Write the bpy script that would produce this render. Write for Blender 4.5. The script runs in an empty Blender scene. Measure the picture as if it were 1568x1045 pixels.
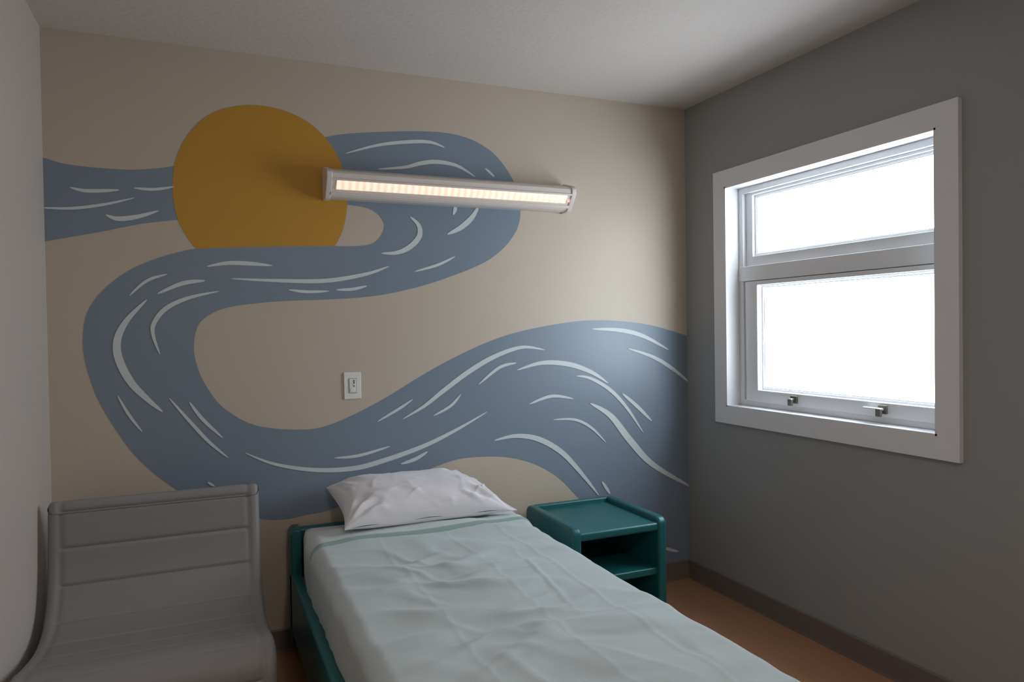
import bpy, bmesh, math
import numpy as np
from mathutils import Vector, Matrix, noise, geometry

# ------------------------------------------------------------------ dimensions (metres)
H = 2.6; W = 3.0273; YF = -4.1
CAM = Vector((0.5595, -3.2857, 1.402)); FPX = 1099.78; YAW = 0.4053; PIT = 0.0169; ROL = -0.0152

# ------------------------------------------------------------------ camera
Fv = Vector((math.sin(YAW)*math.cos(PIT), math.cos(YAW)*math.cos(PIT), -math.sin(PIT)))
r0 = Vector((math.cos(YAW), -math.sin(YAW), 0)); u0 = r0.cross(Fv)
Rv = r0*math.cos(ROL)+u0*math.sin(ROL); Uv = -r0*math.sin(ROL)+u0*math.cos(ROL)
cd = bpy.data.cameras.new("camera"); cam = bpy.data.objects.new("camera", cd)
bpy.context.collection.objects.link(cam)
M = Matrix.Identity(4)
for i in range(3):
    M[i][0] = Rv[i]; M[i][1] = Uv[i]; M[i][2] = -Fv[i]; M[i][3] = CAM[i]
cam.matrix_world = M
cd.sensor_width = 36; cd.sensor_fit = 'HORIZONTAL'; cd.lens = FPX/1568*36; cd.clip_start = .02
bpy.context.scene.camera = cam

def wallpt(x, y, off=0.001):
    "survey point of the photo -> metres on the back wall"
    d = Fv+Rv*((x-784)/FPX)-Uv*((y-522.5)/FPX)
    t = (-off-CAM.y)/d.y
    p = CAM+d*t
    return Vector((min(max(p.x, 0.0005), W-.0005), -off, max(p.z, .1)))

# ------------------------------------------------------------------ materials
def lin(c):
    return tuple(((v/255)/12.92 if v/255 <= .04045 else ((v/255+.055)/1.055)**2.4) for v in c)+(1,)
def mat(name, col, rough=.6, bump=0, bscale=100, var=0, vscale=3, spec=.5, stretch=(1,1,1), detail=3, sheen=0, bdist=.002):
    m = bpy.data.materials.new(name); m.use_nodes = True
    nt = m.node_tree; b = nt.nodes["Principled BSDF"]
    b.inputs["Base Color"].default_value = lin(col); b.inputs["Roughness"].default_value = rough
    b.inputs["Specular IOR Level"].default_value = spec
    if sheen: b.inputs["Sheen Weight"].default_value = sheen
    tc = nt.nodes.new("ShaderNodeTexCoord"); mp = nt.nodes.new("ShaderNodeMapping")
    mp.inputs["Scale"].default_value = stretch
    nt.links.new(tc.outputs["Object"], mp.inputs["Vector"])
    if bump:
        n = nt.nodes.new("ShaderNodeTexNoise"); n.inputs["Scale"].default_value = bscale; n.inputs["Detail"].default_value = detail
        nt.links.new(mp.outputs[0], n.inputs["Vector"])
        bp = nt.nodes.new("ShaderNodeBump"); bp.inputs["Strength"].default_value = bump; bp.inputs["Distance"].default_value = bdist
        nt.links.new(n.outputs["Fac"], bp.inputs["Height"]); nt.links.new(bp.outputs[0], b.inputs["Normal"])
    if var:
        n = nt.nodes.new("ShaderNodeTexNoise"); n.inputs["Scale"].default_value = vscale; n.inputs["Detail"].default_value = 5
        nt.links.new(mp.outputs[0], n.inputs["Vector"])
        mx = nt.nodes.new("ShaderNodeMix"); mx.data_type = 'RGBA'
        c = lin(col)
        mx.inputs["A"].default_value = tuple(v*(1-var) for v in c[:3])+(1,)
        mx.inputs["B"].default_value = tuple(min(1, v*(1+var)) for v in c[:3])+(1,)
        nt.links.new(n.outputs["Fac"], mx.inputs["Factor"]); nt.links.new(mx.outputs["Result"], b.inputs["Base Color"])
    return m
def emis(name, col, s):
    m = bpy.data.materials.new(name); m.use_nodes = True
    b = m.node_tree.nodes["Principled BSDF"]
    b.inputs["Base Color"].default_value = (.8,.8,.8,1)
    b.inputs["Emission Color"].default_value = lin(col); b.inputs["Emission Strength"].default_value = s
    return m

m_beige = mat("paint_beige", (200,188,172), .48, .15, 260, .02, 2)
m_blue  = mat("paint_river_blue", (129,144,160), .38, .15, 260, .02, 2)
m_sun   = mat("paint_sun_ochre", (197,147,48), .5, .15, 260, .02, 2)
m_white_stroke = mat("paint_pale_stroke", (212,221,223), .5, .1, 260)
m_grey  = mat("paint_grey", (155,156,155), .5, .15, 260, .02, 2)
m_lwall = mat("paint_light_beige", (202,191,182), .55, .15, 260, .02, 2)
m_ceil  = mat("ceiling_texture", (210,203,197), .85, .45, 45, .02, 9, detail=5, bdist=.005)
m_base  = mat("vinyl_baseboard", (120,108,102), .45, .1, 80)
m_trim  = mat("white_trim_paint", (230,231,234), .35, .05, 60)
m_vinyl = mat("white_window_vinyl", (232,234,237), .3, .02, 60)
m_gask  = mat("window_gasket", (190,192,196), .6)
m_metal = mat("latch_metal", (120,118,112), .4); m_metal.node_tree.nodes["Principled BSDF"].inputs["Metallic"].default_value=.5
m_teal  = mat("teal_plastic", (32,100,103), .34, .12, 120, .06, 4)
m_chair = mat("grey_vinyl", (144,141,142), .5, .2, 220, .03, 3)
m_chbase= mat("chair_base_dark", (48,54,58), .5, .1, 90)
m_matt  = mat("mattress_sheet", (226,228,230), .8, .3, 30, 0, bdist=.004, sheen=.2)
m_blank = mat("pale_blanket", (193,206,209), .85, .4, 600, .02, 4, sheen=.3)
m_hem   = mat("blanket_hem", (148,174,170), .8, .4, 500, sheen=.2)
m_sheetfold = mat("sheet_fold", (206,216,216), .85, .4, 500, sheen=.2)
m_pil   = mat("pillow_cotton", (236,235,241), .85, .3, 400, sheen=.2)
m_fix   = mat("fixture_enamel", (222,214,208), .35, .03, 60)
m_plate = mat("switch_plastic", (236,236,234), .3)
m_slot  = mat("switch_shadow", (120,120,120), .5)

# floor : wood look vinyl
m_floor = mat("floor_vinyl_wood", (176,130,96), .4, .1, 60, .14, 6, stretch=(6,.6,1))
# LED lens with faint row of diodes
m_led = bpy.data.materials.new("led_lens"); m_led.use_nodes=True
nt = m_led.node_tree; b = nt.nodes["Principled BSDF"]
b.inputs["Base Color"].default_value=(.6,.55,.5,1)
tc=nt.nodes.new("ShaderNodeTexCoord"); wv=nt.nodes.new("ShaderNodeTexWave"); wv.wave_type='BANDS'; wv.bands_direction='X'
wv.inputs["Scale"].default_value=10; nt.links.new(tc.outputs["Object"],wv.inputs["Vector"])
mr=nt.nodes.new("ShaderNodeMapRange"); mr.inputs["To Min"].default_value=.72; mr.inputs["To Max"].default_value=1.02
nt.links.new(wv.outputs["Fac"],mr.inputs["Value"]); nt.links.new(mr.outputs["Result"],b.inputs["Emission Strength"])
b.inputs["Emission Color"].default_value=lin((255,224,196))
m_red = emis("indicator_red",(255,110,80),.35)

# glass
m_glass = bpy.data.materials.new("window_glass"); m_glass.use_nodes=True
nt=m_glass.node_tree; nt.nodes.clear()
o=nt.nodes.new("ShaderNodeOutputMaterial"); mx=nt.nodes.new("ShaderNodeMixShader"); t=nt.nodes.new("ShaderNodeBsdfTransparent"); g=nt.nodes.new("ShaderNodeBsdfGlossy")
g.inputs["Roughness"].default_value=.02; mx.inputs[0].default_value=.05
nt.links.new(t.outputs[0],mx.inputs[1]); nt.links.new(g.outputs[0],mx.inputs[2]); nt.links.new(mx.outputs[0],o.inputs[0])

# ------------------------------------------------------------------ helpers
def link(o): bpy.context.collection.objects.link(o); return o
def meshobj(name, verts, faces, mats, smooth=False, fm=None):
    me = bpy.data.meshes.new(name); me.from_pydata([tuple(v) for v in verts], [], faces); me.update()
    for m in (mats if isinstance(mats, (list, tuple)) else [mats]): me.materials.append(m)
    if fm: me.polygons.foreach_set("material_index", fm)
    if smooth: me.polygons.foreach_set("use_smooth", [True]*len(me.polygons))
    return link(bpy.data.objects.new(name, me))
def bevel(o, w, seg=3):
    md = o.modifiers.new("bevel", 'BEVEL'); md.width = w; md.segments = seg; md.limit_method='ANGLE'; md.angle_limit=math.radians(40)
    for p in o.data.polygons: p.use_smooth = True
    md2=o.modifiers.new("wn",'WEIGHTED_NORMAL'); md2.keep_sharp=True
    return o
def box(name, x0,x1,y0,y1,z0,z1, m, bv=0, seg=3):
    x0,x1=min(x0,x1),max(x0,x1); y0,y1=min(y0,y1),max(y0,y1); z0,z1=min(z0,z1),max(z0,z1)
    c=Vector(((x0+x1)/2,(y0+y1)/2,(z0+z1)/2))
    v=[(x,y,z) for x in (x0-c.x,x1-c.x) for y in (y0-c.y,y1-c.y) for z in (z0-c.z,z1-c.z)]
    f=[(0,1,3,2),(4,6,7,5),(0,4,5,1),(2,3,7,6),(0,2,6,4),(1,5,7,3)]
    o=meshobj(name,v,f,m); o.location=c
    if bv: bevel(o,bv,seg)
    return o
def prism(name, poly, axis, a0, a1, m, bv=0, seg=3, mi=None):
    "extrude 2D polygon along axis; axis 'x': poly=(y,z); 'y': poly=(x,z)"
    n=len(poly); V=[]
    for a in (a0,a1):
        for p,q in poly: V.append((a,p,q) if axis=='x' else ((p,a,q) if axis=='y' else (p,q,a)))
    Fc=[(i,(i+1)%n,n+(i+1)%n,n+i) for i in range(n)]+[tuple(range(n))[::-1],tuple(range(n,2*n))]
    o=meshobj(name,V,Fc,m)
    bm=bmesh.new(); bm.from_mesh(o.data); bmesh.ops.recalc_face_normals(bm,faces=bm.faces); bm.to_mesh(o.data); bm.free()
    if bv: bevel(o,bv,seg)
    return o
def group(name, loc, kids):
    e=bpy.data.objects.new(name,None); e.location=loc; e.empty_display_size=.1; link(e)
    for k in kids:
        k.parent=e; k.matrix_parent_inverse=Matrix.Translation(-Vector(loc))
    return e

# ------------------------------------------------------------------ room shell
T=.14
box("floor",-.1,W+T,YF-.1,.1,-.1,0,m_floor)
box("ceiling",-.1,W+T,YF-.1,.1,H,H+.1,m_ceil)
box("wall_back",-.1,W+T,0,.1,0,H,m_beige)
box("wall_left",-.1,0,YF,0,0,H,m_lwall)
box("wall_front",-.1,W+T,YF-.1,YF,0,H,m_lwall)
wy0,wy1,wz0,wz1=-.345,-1.495,.987,2.108     # window opening
def multi(name, boxes, m):
    V=[];Fc=[]
    for x0,x1,y0,y1,z0,z1 in boxes:
        n=len(V); V+=[(x,y,z) for x in (x0,x1) for y in (y0,y1) for z in (z0,z1)]
        Fc+=[tuple(n+i for i in f) for f in ((0,1,3,2),(4,6,7,5),(0,4,5,1),(2,3,7,6),(0,2,6,4),(1,5,7,3))]
    return meshobj(name,V,Fc,m)
multi("wall_right",[(W,W+T,wy0,0,0,H),(W,W+T,YF,wy1,0,H),(W,W+T,wy1,wy0,0,wz0),(W,W+T,wy1,wy0,wz1,H)],m_grey)
bt=.009; bh=.1
def bb(name,poly,axis,a0,a1): return prism(name,poly,axis,a0,a1,m_base,.003,2)
bb("baseboard_back",[(0,0),(-bt-.006,0),(-bt,.012),(-bt,bh-.004),(-bt+.004,bh),(0,bh)],'x',0,W)
bb("baseboard_right",[(W,0),(W-bt-.006,0),(W-bt,.012),(W-bt,bh-.004),(W-bt+.004,bh),(W,bh)],'y',YF,-bt)
bb("baseboard_left",[(0,0),(bt+.006,0),(bt,.012),(bt,bh-.004),(bt-.004,bh),(0,bh)],'y',YF,-bt)

# ------------------------------------------------------------------ mural
def cr(pts, n=8, closed=False):
    P=[Vector((p[0],p[1])) for p in pts]; out=[]
    N=len(P)
    for i in range(N-1):
        p0=P[max(i-1,0)];p1=P[i];p2=P[i+1];p3=P[min(i+2,N-1)]
        for k in range(n):
            t=k/n
            out.append(.5*((2*p1)+(-p0+p2)*t+(2*p0-5*p1+4*p2-p3)*t*t+(-p0+3*p1-3*p2+p3)*t**3))
    out.append(P[-1]); return out
def flat(name, chains, m, off):
    pts=[]
    for c in chains:
        for p in (cr(c) if len(c)>2 else [Vector(q) for q in c]):
            if not pts or (p-pts[-1]).length>.5: pts.append(p)
    if (pts[0]-pts[-1]).length<.5: pts.pop()
    w=[wallpt(p.x,p.y,off) for p in pts]
    tris=geometry.tessellate_polygon([[Vector((p.x,p.z,0)) for p in w]])
    o=meshobj(name,w,[tuple(t) for t in tris],m)
    bm=bmesh.new(); bm.from_mesh(o.data)
    for f in bm.faces:
        f.normal_update()
        if f.normal.y>0: f.normal_flip()
    bm.to_mesh(o.data); bm.free(); return o
sunring=[(300,381),(285,360),(272,335),(265,300),(265,268),(271,240),(285,211),(305,187),(330,171),(360,163),(390,161),(420,165),(450,175),(476,190),(498,211),(516,237),(527,266),(532,300),(530,330),(524,355),(513,377)]
sun=flat("sun",[sunring,[(513,377),(450,377),(400,378),(350,379),(300,381)]],m_sun,.0016)
rivA=flat("river_stub",[[(60,241),(68,242),(100,251),(150,257),(200,260),(240,258),(275,253)],[(275,253),(285,300),(280,336)],[(280,336),(240,340),(210,344),(165,353),(120,361),(67,370),(60,371)]],m_blue,.0009)
rivB=flat("river",[
 [(490,212),(515,207),(545,204),(590,202),(640,201),(685,204),(720,213),(750,230),(770,251),(786,277),(795,305),(797,325),(794,345),(785,363),(768,383),(742,402),(700,420),(650,437),(600,449),(560,455),(500,459),(440,461),(390,465),(350,471),(325,480),(306,495),(298,518),(298,545),(306,572),(318,595),(335,618),(355,634),(376,646),(402,654),(440,658),(480,657),(510,649),(540,636),(570,621),(600,604),(640,579),(680,556),(720,536),(760,519),(800,507),(850,497),(900,491),(950,492),(1000,499),(1054,515)],
 [(1054,515),(1058,900)],[(1058,900),(992,905)],
 [(992,905),(965,860),(930,812),(887,765),(865,741),(842,723),(810,708),(770,700),(721,701),(690,707),(650,722),(600,742),(550,765),(500,783),(470,789),(436,796),(397,795),(340,782),(300,766),(270,750),(238,727),(205,696),(177,658),(150,612),(134,568),(127,530),(130,490),(143,462),(167,436),(200,413),(240,396),(275,386),(302,381),(350,379),(400,378),(450,377),(513,377),(545,377),(568,374),(581,364),(588,350),(586,338),(575,325),(555,317),(525,313)],
 [(525,313),(505,260),(490,212)]],m_blue,.0009)
ST=[([(107,287),(130,292),(160,292),(183,291)],6),([(60,318),(110,319),(160,313),(206,303)],5),([(162,329),(180,335),(210,332),(243,323)],8),([(205,288),(235,290),(267,286)],5),
([(529,235),(580,222),(630,217),(660,218),(681,226)],6),([(578,259),(620,256),(645,250),(670,248),(700,254),(728,271)],7),([(743,258),(750,264),(757,271)],4),
([(733,316),(722,334),(705,349),(685,359)],9),([(697,314),(697,321),(694,329)],6),([(628,332),(641,345),(642,362),(628,378),(608,387),(584,388)],9),([(697,393),(670,406),(635,416)],4.5),
([(596,408),(560,420),(500,430),(430,430),(354,427)],7),([(317,408),(350,403),(385,404),(417,407)],7),([(442,444),(470,447),(504,446)],5),([(515,444),(540,443),(562,438)],5),
([(256,420),(225,430),(198,453)],5),([(314,430),(280,434),(241,450)],7),([(336,446),(290,456),(255,472),(236,495),(235,515),(245,543)],8),([(225,459),(195,490),(180,520),(182,550),(200,585),(225,611),(249,631)],14),
([(180,606),(197,635),(218,662)],5),([(259,610),(290,645),(320,677),(350,702)],6),([(290,616),(310,642),(341,671)],6),([(375,694),(420,711),(480,720),(540,718),(590,705),(650,683),(700,658),(746,631)],8),
([(512,702),(550,698),(597,684)],5),([(614,711),(635,704),(655,692)],6),([(834,536),(800,532),(760,545),(720,568),(680,598),(650,622),(617,642)],8),([(632,612),(610,627),(578,646)],4.5),([(706,604),(690,622),(664,637)],4.5),
([(791,556),(765,563),(733,589)],5),([(792,567),(830,556),(870,558),(905,570),(931,587)],8),([(883,576),(905,580),(935,598),(960,625),(985,663)],6),([(907,504),(950,506),(985,515),(1024,536)],7),
([(962,534),(1000,547),(1030,565),(1058,588)],6),([(953,603),(975,622),(998,645)],6),([(811,619),(845,607),(878,611)],5),([(847,643),(880,643),(905,655),(928,678)],4.5),
([(904,618),(935,637),(965,675),(1000,712),(1060,747)],11),([(757,675),(790,668),(825,673),(860,693),(890,725),(917,759)],9),([(922,738),(928,747),(934,757)],5),([(318,739),(323,742),(329,745)],4),([(1014,838),(1025,842),(1039,845)],5)]
V=[];Fc=[]
for si,(pts,w) in enumerate(ST):
    c=cr(pts,8); n=len(c); b0=len(V)
    for i,p in enumerate(c):
        a=c[max(i-1,0)];b2=c[min(i+1,n-1)]; d=(b2-a).normalized(); nn=Vector((-d.y,d.x))
        ww=.5*w*.92*max(.06,math.sin(math.pi*(i+.3)/(n-.4))**.65)
        for s in (-1,1): V.append(wallpt(p.x+nn.x*ww*s,p.y+nn.y*ww*s,.0024+.00003*si))
    for i in range(n-1): Fc.append((b0+2*i,b0+2*i+1,b0+2*i+3,b0+2*i+2))
st=meshobj("current_lines",V,Fc,m_white_stroke)
bm=bmesh.new(); bm.from_mesh(st.data)
for f in bm.faces:
    f.normal_update()
    if f.normal.y>0: f.normal_flip()
bm.to_mesh(st.data); bm.free()
group("wall_mural",(1.5,-.001,1.5),[sun,rivA,rivB,st])

# ------------------------------------------------------------------ window
k=[]
tw=.085; tx0=W-.02
k.append(multi("casing",[(tx0,W,wy0,wy0+tw,wz0-tw,wz1+tw),(tx0,W,wy1-tw,wy1,wz0-tw,wz1+tw),(tx0,W,wy1,wy0,wz1,wz1+tw),(tx0,W,wy1,wy0,wz0-tw,wz0)],m_trim))
j=.008; D0=W-.02; D1=W+T
k.append(multi("jamb_liner",[(D0,D1,wy0-j,wy0,wz0,wz1),(D0,D1,wy1,wy1+j,wz0,wz1),(D0,D1,wy1,wy0,wz1-j,wz1),(D0,D1,wy1,wy0,wz0,wz0+j)],m_trim))
def ring(name,x0,x1,a,b_,c,d,w,m,bv=.002,wb=None,wt=None,wn=None):
    "rect ring in yz plane; a>b_ are y, c<d z"
    wb=wb or w; wt=wt or w; wn=wn or w
    V=[];
    for x in (x0,x1):
        V+=[(x,a,c),(x,b_,c),(x,b_,d),(x,a,d),(x,a-w,c+wb),(x,b_+wn,c+wb),(x,b_+wn,d-wt),(x,a-w,d-wt)]
    Fc=[]
    for i in range(4):
        n=(i+1)%4
        Fc+=[(i,n,4+n,4+i),(8+i,12+i,12+n,8+n),(i,8+i,8+n,n),(4+i,4+n,12+n,12+i)]
    o=meshobj(name,V,Fc,m)
    bm=bmesh.new(); bm.from_mesh(o.data); bmesh.ops.recalc_face_normals(bm,faces=bm.faces); bm.to_mesh(o.data); bm.free()
    if bv: bevel(o,bv,2)
    return o
a,b_,c,d=wy0-j,wy1+j,wz0+j,wz1-j
k.append(ring("frame_outer",W+.065,W+.135,a,b_,c,d,.03,m_vinyl,wn=.016))
zt0,zt1=1.625,1.70     # transom
k.append(box("transom",W+.06,W+.135,a-.001,b_+.001,zt0,zt1,m_vinyl,.003))
k.append(ring("fixed_sash",W+.085,W+.13,a-.03,b_+.016,zt1,d-.03,.048,m_vinyl,wb=.05,wt=.012,wn=.03))
k.append(ring("fixed_bead",W+.1,W+.128,a-.077,b_+.046,zt1+.049,d-.041,.012,m_vinyl))
k.append(ring("fixed_gasket",W+.104,W+.111,a-.088,b_+.057,zt1+.06,d-.052,.004,m_gask,0))
k.append(ring("awning_sash",W+.055,W+.12,a-.055,b_+.018,c+.025,zt0-.004,.085,m_vinyl,.004,wb=.06,wt=.02,wn=.035))
k.append(ring("awning_stop",W+.075,W+.13,a-.03,b_+.012,c+.012,zt0,.03,m_vinyl,wn=.012))
k.append(ring("awning_bead",W+.085,W+.118,a-.138,b_+.052,c+.083,zt0-.022,.012,m_vinyl,wn=.008))
k.append(ring("awning_gasket",W+.09,W+.098,a-.149,b_+.059,c+.094,zt0-.033,.004,m_gask,0))
k.append(box("pane_upper",W+.112,W+.115,a-.08,b_+.05,zt1+.04,d-.04,m_glass))
k.append(box("pane_lower",W+.10,W+.103,a-.14,b_+.055,c+.085,zt0-.02,m_glass))
for i,y in enumerate((-.735,-1.21)):
    k.append(box("latch_base_%d"%(i+1),W+.045,W+.056,y-.02,y+.02,c+.04,c+.075,m_metal,.003))
    k.append(box("latch_lever_%d"%(i+1),W+.022,W+.047,y-.008,y+.075 if i else y+.012,c+.055,c+.064,m_trim if i else m_metal,.003))
    k.append(box("latch_knob_%d"%(i+1),W+.02,W+.034,y-.012,y+.012,c+.03,c+.062,m_metal,.003))
group("window_1",(W,(wy0+wy1)/2,(wz0+wz1)/2),k)

# ------------------------------------------------------------------ wall light
lx0,lx1=1.06,2.275
prof=[(0,1.992),(0,2.114),(-.03,2.127),(-.110,2.102),(-.122,2.090),(-.122,2.066),(-.068,1.997),(-.05,1.992)]
body=prism("housing",prof,'x',lx0+.02,lx1-.02,m_fix)
def cap(name,x0,x1):
    pr=[(0,1.986),(0,2.120),(-.03,2.133),(-.114,2.107),(-.128,2.093),(-.128,2.064),(-.071,1.991),(-.051,1.986)]
    return prism(name,pr,'x',x0,x1,m_fix,.003,2)
c1=cap("end_cap_1",lx0,lx0+.024); c2=cap("end_cap_2",lx1-.024,lx1)
def sl(t,o): 
    p=Vector((-.122,2.066)).lerp(Vector((-.068,1.997)),t); n=Vector((-.787,-.616)); q=p+n*o; return (q.x,q.y)
lens=prism("lens",[sl(.10,-.004),sl(.10,.001),sl(.18,.004),sl(.40,.006),sl(.56,.004),sl(.64,-.004)],'x',lx0+.045,lx1-.045,m_led)
lip1=prism("lens_lip_top",[sl(-.03,-.002),sl(-.03,.005),sl(.05,.007),sl(.08,-.002)],'x',lx0+.022,lx1-.022,m_fix)
lip2=prism("lens_lip_bottom",[sl(.70,-.004),sl(.70,.007),sl(.86,.009),sl(.95,-.004)],'x',lx0+.022,lx1-.022,m_fix)
q0=sl(.3,.0); q1=sl(.55,.0)
red=box("indicator",lx1-.046,lx1-.028,min(q0[0],q1[0])-.004,max(q0[0],q1[0]),min(q0[1],q1[1]),max(q0[1],q1[1]),m_red,.003)
group("wall_light",((lx0+lx1)/2,0,2.05),[body,c1,c2,lens,lip1,lip2,red])

# ------------------------------------------------------------------ added fill light: unseen dome behind the camera, brightens the interior
k=[]
lcx,lcy=1.1,-3.5
def lathe(name,prof,m,n=48):
    V=[];Fc=[]
    for r,z in prof:
        for i in range(n):
            an=2*math.pi*i/n; V.append((r*math.cos(an),r*math.sin(an),z))
    for q in range(len(prof)-1):
        for i in range(n): Fc.append((q*n+i,q*n+(i+1)%n,(q+1)*n+(i+1)%n,(q+1)*n+i))
    Fc.append(tuple(range(n))); Fc.append(tuple(range((len(prof)-1)*n,len(prof)*n))[::-1])
    o=meshobj(name,V,Fc,m,True); o.location=(lcx,lcy,H); return o
k.append(lathe("fill_base",[(.19,0),(.19,-.02),(.175,-.028)],m_trim))
m_diff=emis("fill_diffuser",(255,240,220),3)
k.append(lathe("fill_diffuser",[(.172,-.02),(.168,-.04),(.14,-.062),(.09,-.076),(.03,-.082)],m_diff))
al=bpy.data.lights.new("fill_source",'AREA'); al.shape='DISK'; al.size=.3; al.energy=14; al.color=(1,.94,.88)
ao=link(bpy.data.objects.new("fill_source",al)); ao.location=(lcx,lcy,H-.09); k.append(ao)
group("added_fill_light",(lcx,lcy,H),k)

# ------------------------------------------------------------------ switch
sx0,sx1,sz0,sz1=1.137,1.214,1.094,1.216
k=[box("plate",sx0,sx1,-.007,-.0005,sz0,sz1,m_plate,.003)]
cx=(sx0+sx1)/2; cz=(sz0+sz1)/2
k.append(box("recess",cx-.0175,cx+.0175,-.0076,-.006,cz-.034,cz+.034,m_slot))
k.append(box("rocker",cx-.0155,cx+.0155,-.0105,-.006,cz-.032,cz+.032,m_plate,.002))
k.append(box("slider_slot",cx+.003,cx+.009,-.0112,-.009,cz-.005,cz+.026,m_slot))
k.append(box("slider",cx+.001,cx+.011,-.0135,-.009,cz+.002,cz+.008,m_plate,.001))
k.append(box("button",cx-.011,cx+.009,-.0125,-.009,cz-.027,cz-.012,m_plate,.0015))
group("light_switch",(cx,0,cz),k)

# ------------------------------------------------------------------ bed
bx0,bx1=.925,1.845; by0,by1=-.07,-2.04; zt=.565; zb=.30
k=[]
k.append(box("headboard",bx0-.03,bx1+.02,-.065,-.02,.06,.55,m_teal,.014,4))
def rail(name,x0,x1,y0,y1,z0=.12,z1=.375): return box(name,x0,x1,y0,y1,z0,z1,m_teal,.012,4)
k.append(rail("side_rail_1",bx0-.045,bx0+.0,by1-.03,-.06)); k.append(rail("side_rail_2",bx1-.0,bx1+.04,by1-.03,-.06))
k.append(prism("head_post_1",[(bx0-.045,.06),(bx0-.045,.545),(bx0-.03,.56),(bx0+.0,.56),(bx0+.0,.06)],'y',-.13,-.02,m_teal,.008))
k.append(box("foot_rail",bx0-.045,bx1+.04,by1-.05,by1-.005,.12,.375,m_teal,.012,4))
k.append(box("platform",bx0-.01,bx1+.01,by1,-.05,.14,.30,m_teal,.005))
k.append(box("plinth",bx0+.04,bx1-.04,by1+.06,-.08,0,.14,m_chbase,.005))
def softbox(name,x0,x1,y0,y1,z0,z1,m,r,amp=0):
    bm=bmesh.new()
    bmesh.ops.create_cube(bm,size=1)
    bmesh.ops.subdivide_edges(bm,edges=bm.edges,cuts=24,use_grid_fill=True)
    c=Vector(((x0+x1)/2,(y0+y1)/2,(z0+z1)/2)); hx,hy,hz=abs(x1-x0)/2,abs(y1-y0)/2,abs(z1-z0)/2
    for v in bm.verts:
        p=Vector((v.co.x*2*hx,v.co.y*2*hy,v.co.z*2*hz))
        q=Vector((max(-hx+r,min(hx-r,p.x)),max(-hy+r,min(hy-r,p.y)),max(-hz+r,min(hz-r,p.z))))
        d=p-q
        if d.length>1e-6: p=q+d.normalized()*r
        w=p+c
        p.z+=amp*noise.noise(w*7)*(1 if p.z>0 else 0)
        v.co=p
    me=bpy.data.meshes.new(name); bm.to_mesh(me); bm.free(); me.materials.append(m)
    for f in me.polygons: f.use_smooth=True
    o=link(bpy.data.objects.new(name,me)); o.location=c; return o
k.append(softbox("mattress",bx0+.005,bx1-.005,by0,by1+.03,zb,zt-.006,m_matt,.04,.003))
group("bed",((bx0+bx1)/2,-1.05,0),k)

# blanket -----------------------------------------------------------
def soft(p,w): 
    n=noise.noise(p); return math.exp(-(n/w)**2)
def wr(x,y):
    """wrinkle height (m) over the bed surface"""
    wx=x+.10*noise.noise(Vector((x*2.5,y*2.5,5))); wy=y+.10*noise.noise(Vector((x*2.5,y*2.5,9)))
    h=0
    m1=max(0,min(1,.5+1.5*noise.noise(Vector((x*1.9,y*1.9,31)))))
    m2=max(0,min(1,.5+1.5*noise.noise(Vector((x*1.9,y*1.9,51)))))
    m3=max(0,min(1,.4+1.5*noise.noise(Vector((x*2.1,y*2.1,71)))))
    a=math.radians(8); u=wx*math.cos(a)+wy*math.sin(a); v=-wx*math.sin(a)+wy*math.cos(a)
    h+=.017*m1*soft(Vector((u*2.4,v*6.5,1)),.24)
    a=math.radians(-28); u=wx*math.cos(a)+wy*math.sin(a); v=-wx*math.sin(a)+wy*math.cos(a)
    h+=.014*m2*soft(Vector((u*2.4,v*6.0,4)),.22)
    a=math.radians(-60); u=wx*math.cos(a)+wy*math.sin(a); v=-wx*math.sin(a)+wy*math.cos(a)
    h+=.006*m3*soft(Vector((u*2.0,v*7,14)),.2)
    h+=.008*noise.noise(Vector((x*4.5,y*7.5,3)))
    for c0 in (1.18,1.46,1.68):
        h+=.0016*math.exp(-((x-c0-.03*noise.noise(Vector((y*2,c0,0))))/.009)**2)
    h+=.0035*math.exp(-((x-1.60-.02*noise.noise(Vector((y*3,2,0)))-.12*(y+1.0))/.010)**2)*max(0,min(1,(-.7-y)*3))*max(0,min(1,(y+1.5)*4))
    for c0 in (-1.02,-1.50):
        h+=.0015*math.exp(-((y-c0-.03*noise.noise(Vector((x*2,c0,0))))/.009)**2)
    e=min(x-bx0,bx1-x); 
    return h*(.5+.5*max(0,min(1,e/.14)))
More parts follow.
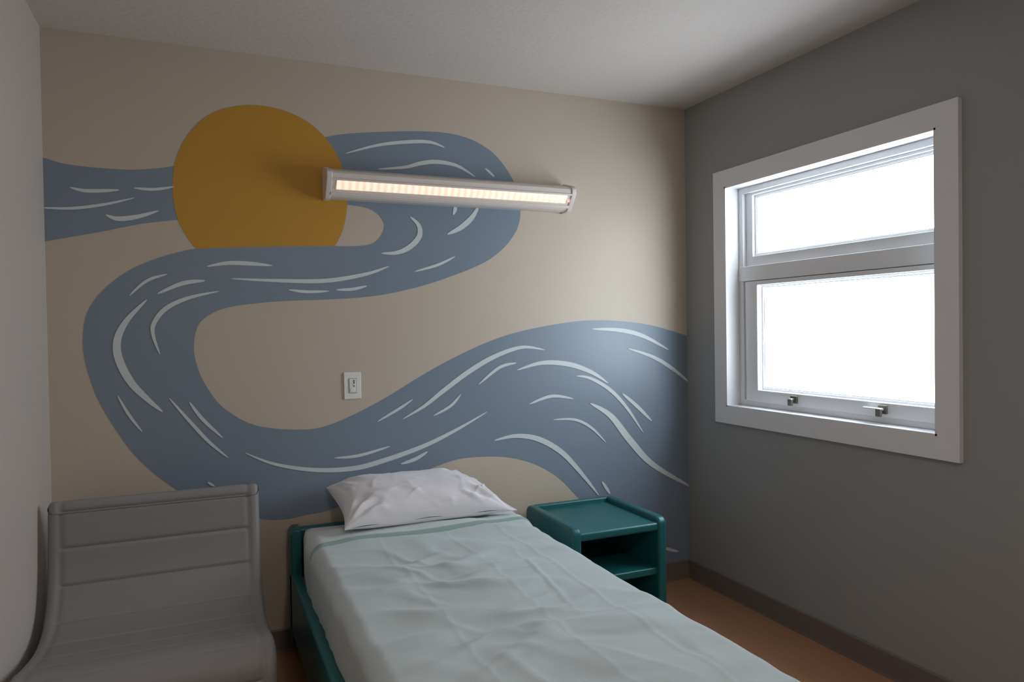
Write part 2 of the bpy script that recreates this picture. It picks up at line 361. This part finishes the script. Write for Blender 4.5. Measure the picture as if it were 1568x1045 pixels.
def drape(name,ya,yb,hang,footdrop,lift,mats,hemrows=0,amp=1,nx=230,ny=340,taper=0):
    V=[];Fc=[];fm=[]
    wd=bx1-bx0; R=.045
    S=[-hang+(wd+2*hang)*i/nx for i in range(nx+1)]
    Lt=abs(yb-ya)+footdrop
    Tt=[Lt*i/ny for i in range(ny+1)]
    def edge(d):
        arc=R*math.pi/2
        if d<=0: return d,0
        if d<arc: t=d/R; return R*math.sin(t),R*(1-math.cos(t))
        return R,R+(d-arc)
    for t in Tt:
        yo,yd=edge(t-(abs(yb-ya)-R)) if footdrop else (t-abs(yb-ya)+R,0)
        y=ya-(abs(yb-ya)-R)-yo
        for s in S:
            if s<wd/2:
                o_,dz=edge(R-s); x=bx0+R-o_
            else:
                o_,dz=edge(s-(wd-R)); x=bx1-R+o_
            side=min(1,dz/.05); 
            w=wr(bx0+s,ya-t)*amp
            drop=math.sqrt(dz*dz+yd*yd)
            z=zt+lift-drop
            if side<1: z+=w*(1-side)
            out=w*side*.8+.004*side
            x+= out*(-1 if s<wd/2 else 1)
            if yd>0: y2=y-w*min(1,yd/.05)
            else: y2=y
            V.append((x,y2,max(z,.36 if hang>.1 else .4)))
    for i in range(ny):
        for j_ in range(nx):
            a=i*(nx+1)+j_; Fc.append((a,a+nx+1,a+nx+2,a+1)); fm.append(1 if (hemrows and i>=ny-hemrows) else 0)
    return meshobj(name,V,Fc,mats,True,fm)
bl=drape("spread",-.36,by1-.012,.195,.2,.002,[m_blank])
cuffh=drape("turned_cuff",-.30,-.475,.190,0,.015,[m_sheetfold,m_hem],hemrows=8,amp=.7,ny=60)
n=231
for i in range(0,4):
    for j_ in range(n):
        v=cuffh.data.vertices[(60-i)*n+j_]; v.co.z-=(.012,.006,.003,.001)[i]
        v=cuffh.data.vertices[i*n+j_]; v.co.z-=(.015,.007,.003,.001)[i]
group("blanket",((bx0+bx1)/2,-1.1,zt),[bl,cuffh])

# pillow ------------------------------------------------------------
N=120; a_,b2_,Tk=.345,.20,.098
def pil(u,v,s):
    aa=a_ if u<0 else a_*1.03
    px=aa*u*(1-.07*(1-v*v)*abs(u)**2); py=b2_*v*(1-.08*(1-u*u)*abs(v)**2)
    ue=u if u<0 else min(1,u/.93)
    e=max(0,(1-abs(ue)**3.2))*max(0,(1-abs(v)**2.8))
    h=Tk*e**.5+.003
    if abs(v)>.999 or u<-.999 or u>.999: h=0
    w=0
    for cu,cv in ((-1,-1),(.9,-1),(-1,1),(.9,1)):
        dx,dy=(u-cu)*a_,(v-cv)*b2_; r=math.hypot(dx,dy); an=math.atan2(dy,dx)
        w+=.008*math.sin(an*11+2*noise.noise(Vector((u*2,v*2,cu))))*math.exp(-((r-.09)/.07)**2)
    f1=max(0,min(1,.5+1.5*noise.noise(Vector((u*2,v*2,88)))))
    w+=.010*f1*math.exp(-(noise.noise(Vector((u*3.6+v*.9,v*1.2,2+s)))/.13)**2)*(1-v)*.6
    w+=.007*f1*math.exp(-(noise.noise(Vector((u*3.6-v*1.4,v*1.4,22+s)))/.11)**2)*(1-v)*.5
    w+=.006*noise.noise(Vector((u*3,v*2.5,7)))
    z=s*(h+ (w*min(1,e*3) if s>0 else w*.3*min(1,e*3)))
    z+= .005*(1-min(1,e*8))*math.sin(u*9+v*4)
    px-=(.24 if u>0 else .24-.20*min(1,-u))*py
    return px,py,z
V=[];Fc=[]
for s in (1,-1):
    b0=len(V)
    for i in range(N+1):
        for j_ in range(N+1):
            uu=math.sin((i/N-.5)*math.pi); vv=math.sin((j_/N-.5)*math.pi)
            x,y,z=pil(uu,vv,s)
            if s<0: z*=.45
            V.append((x,y,z))
    for i in range(N):
        for j_ in range(N):
            q=b0+i*(N+1)+j_
            f=(q,q+N+1,q+N+2,q+1); Fc.append(f if s>0 else f[::-1])
pw=meshobj("pillow",V,Fc,m_pil,True)
bm=bmesh.new(); bm.from_mesh(pw.data); bmesh.ops.remove_doubles(bm,verts=bm.verts,dist=.0004); bm.to_mesh(pw.data); bm.free()
pw.location=(1.395,-.234,zt+.094); pw.rotation_euler=(math.radians(12),math.radians(0),math.radians(-1))

# ------------------------------------------------------------------ nightstand
nx0,nx1=2.005,2.492; ny0,ny1=-.055,-.55; nz=.532
k=[]
def rounded(y0,y1,z0,z1,r,which):
    P=[]
    for (cy,cz,a0) in ((y0-r,z1-r,0),(y1+r,z1-r,90)):
        for i in range(7):
            an=math.radians(a0+90*i/6); P.append((cy+r*math.cos(an),cz+r*math.sin(an)))
    P+=[(y1,z0),(y0,z0)]
    return P
sw=.045
k.append(prism("side_1",rounded(ny0,ny1,.0,nz,.035,0),'x',nx0,nx0+sw,m_teal,.013,4))
k.append(prism("side_2",rounded(ny0,ny1,.0,nz,.035,0),'x',nx1-sw,nx1,m_teal,.013,4))
k.append(box("top_panel",nx0+sw-.01,nx1-sw+.01,ny1+.008,ny0-.01,nz-.065,nz-.026,m_teal,.012,3))
k.append(box("back_lip",nx0+sw-.01,nx1-sw+.01,ny0-.035,ny0-.005,nz-.05,nz-.002,m_teal,.01,3))
k.append(box("shelf",nx0+sw-.01,nx1-sw+.01,ny1+.02,ny0-.01,.262,.297,m_teal,.008,3))
k.append(box("bottom_panel",nx0+sw-.01,nx1-sw+.01,ny1+.02,ny0-.01,.03,.06,m_teal,.008,3))
k.append(box("back_panel",nx0+sw-.01,nx1-sw+.01,ny0-.018,ny0-.004,.03,nz-.03,m_teal))
group("nightstand",((nx0+nx1)/2,-.25,0),k)

# ------------------------------------------------------------------ chair
cpts=[(-.225,.775),(-.245,.800),(-.268,.785),(-.283,.68),(-.305,.55),(-.35,.45),(-.44,.395),(-.58,.385),(-.74,.408),(-.86,.432),(-.935,.425),(-.975,.385),(-.985,.31),(-.98,.12)]
pp=cr(cpts,14)
L=[0]
for i in range(1,len(pp)): L.append(L[-1]+(pp[i]-pp[i-1]).length)
tot=L[-1]; ns=300; prof=[]
for i in range(ns+1):
    s=tot*i/ns
    j_=next((q for q in range(len(L)-1) if L[q+1]>=s),len(L)-2)
    t=(s-L[j_])/max(1e-9,L[j_+1]-L[j_]); prof.append((s,pp[j_].lerp(pp[j_+1],t)))
cx0,cx1=.03,.748; nt_=90; th=.05; seams=[.085+.13*q for q in range(14)]
V=[];Fc=[]
for side in (0,1):
    for i,(s,p) in enumerate(prof):
        a=prof[max(i-2,0)][1];b3=prof[min(i+2,ns)][1]; d=(b3-a).normalized()
        nrm=Vector((d.y,-d.x))
        for jj in range(nt_+1):
            x=cx0+(cx1-cx0)*jj/nt_
            e=min(x-cx0,cx1-x); rr=.02
            inset=0 if e>rr else rr-math.sqrt(max(0,rr*rr-(rr-e)**2))
            if side==0:
                g=0
                if e>.042:
                    ds=min(abs(s-q) for q in seams); g+=.005*math.exp(-(ds/.005)**2)+.001*math.exp(-(ds/.025)**2)
                g+=.005*math.exp(-((e-.042)/.006)**2)
                q=p+nrm*(-inset-g)
            else: q=p-nrm*(th-inset)
            V.append((x,q.x,q.y))
n1=nt_+1; off=(ns+1)*n1
for i in range(ns):
    for jj in range(nt_):
        q=i*n1+jj; Fc.append((q,q+1,q+n1+1,q+n1)); Fc.append((off+q,off+q+n1,off+q+n1+1,off+q+1))
    for jj in (0,nt_):
        q=i*n1+jj; Fc.append((q,q+n1,off+q+n1,off+q))
for jj in range(nt_):
    for i in (0,ns):
        q=i*n1+jj; Fc.append((q,q+1,off+q+1,off+q))
ch=meshobj("padded_shell",V,Fc,m_chair,True)
bm=bmesh.new(); bm.from_mesh(ch.data); bmesh.ops.recalc_face_normals(bm,faces=bm.faces)
for e in bm.edges:
    if len(e.link_faces)==2 and e.calc_face_angle(0)>math.radians(50): e.smooth=False
bm.to_mesh(ch.data); bm.free()
k=[ch]
def sidep(name,x0,x1):
    P=[(-.33,0),(-.33,.38),(-.40,.33),(-.55,.32),(-.78,.34),(-.90,.36),(-.92,0)]
    return prism(name,P,'x',x0,x1,m_chbase,.01)
k+= [sidep("base_side_1",cx0+.03,cx0+.07),sidep("base_side_2",cx1-.06,cx1-.02),box("base_front",cx0+.07,cx1-.06,-.91,-.88,.0,.32,m_chbase,.005)]
group("lounge_chair",(.41,-.6,0),k)

# ------------------------------------------------------------------ light
w=bpy.data.worlds.new("world"); bpy.context.scene.world=w; w.use_nodes=True
bg=w.node_tree.nodes["Background"]; bg.inputs[0].default_value=(.83,.92,1.0,1); bg.inputs[1].default_value=11.5
ld=bpy.data.lights.new("window_portal",'AREA'); ld.shape='RECTANGLE'; ld.size=wz1-wz0; ld.size_y=wy0-wy1
lo=link(bpy.data.objects.new("window_portal",ld)); lo.location=(W+T+.005,(wy0+wy1)/2,(wz0+wz1)/2); lo.rotation_euler=(0,math.pi/2,0)
ld.cycles.is_portal=True
sc=bpy.context.scene
sc.view_settings.view_transform='Standard'; sc.view_settings.look='None'; sc.view_settings.exposure=0
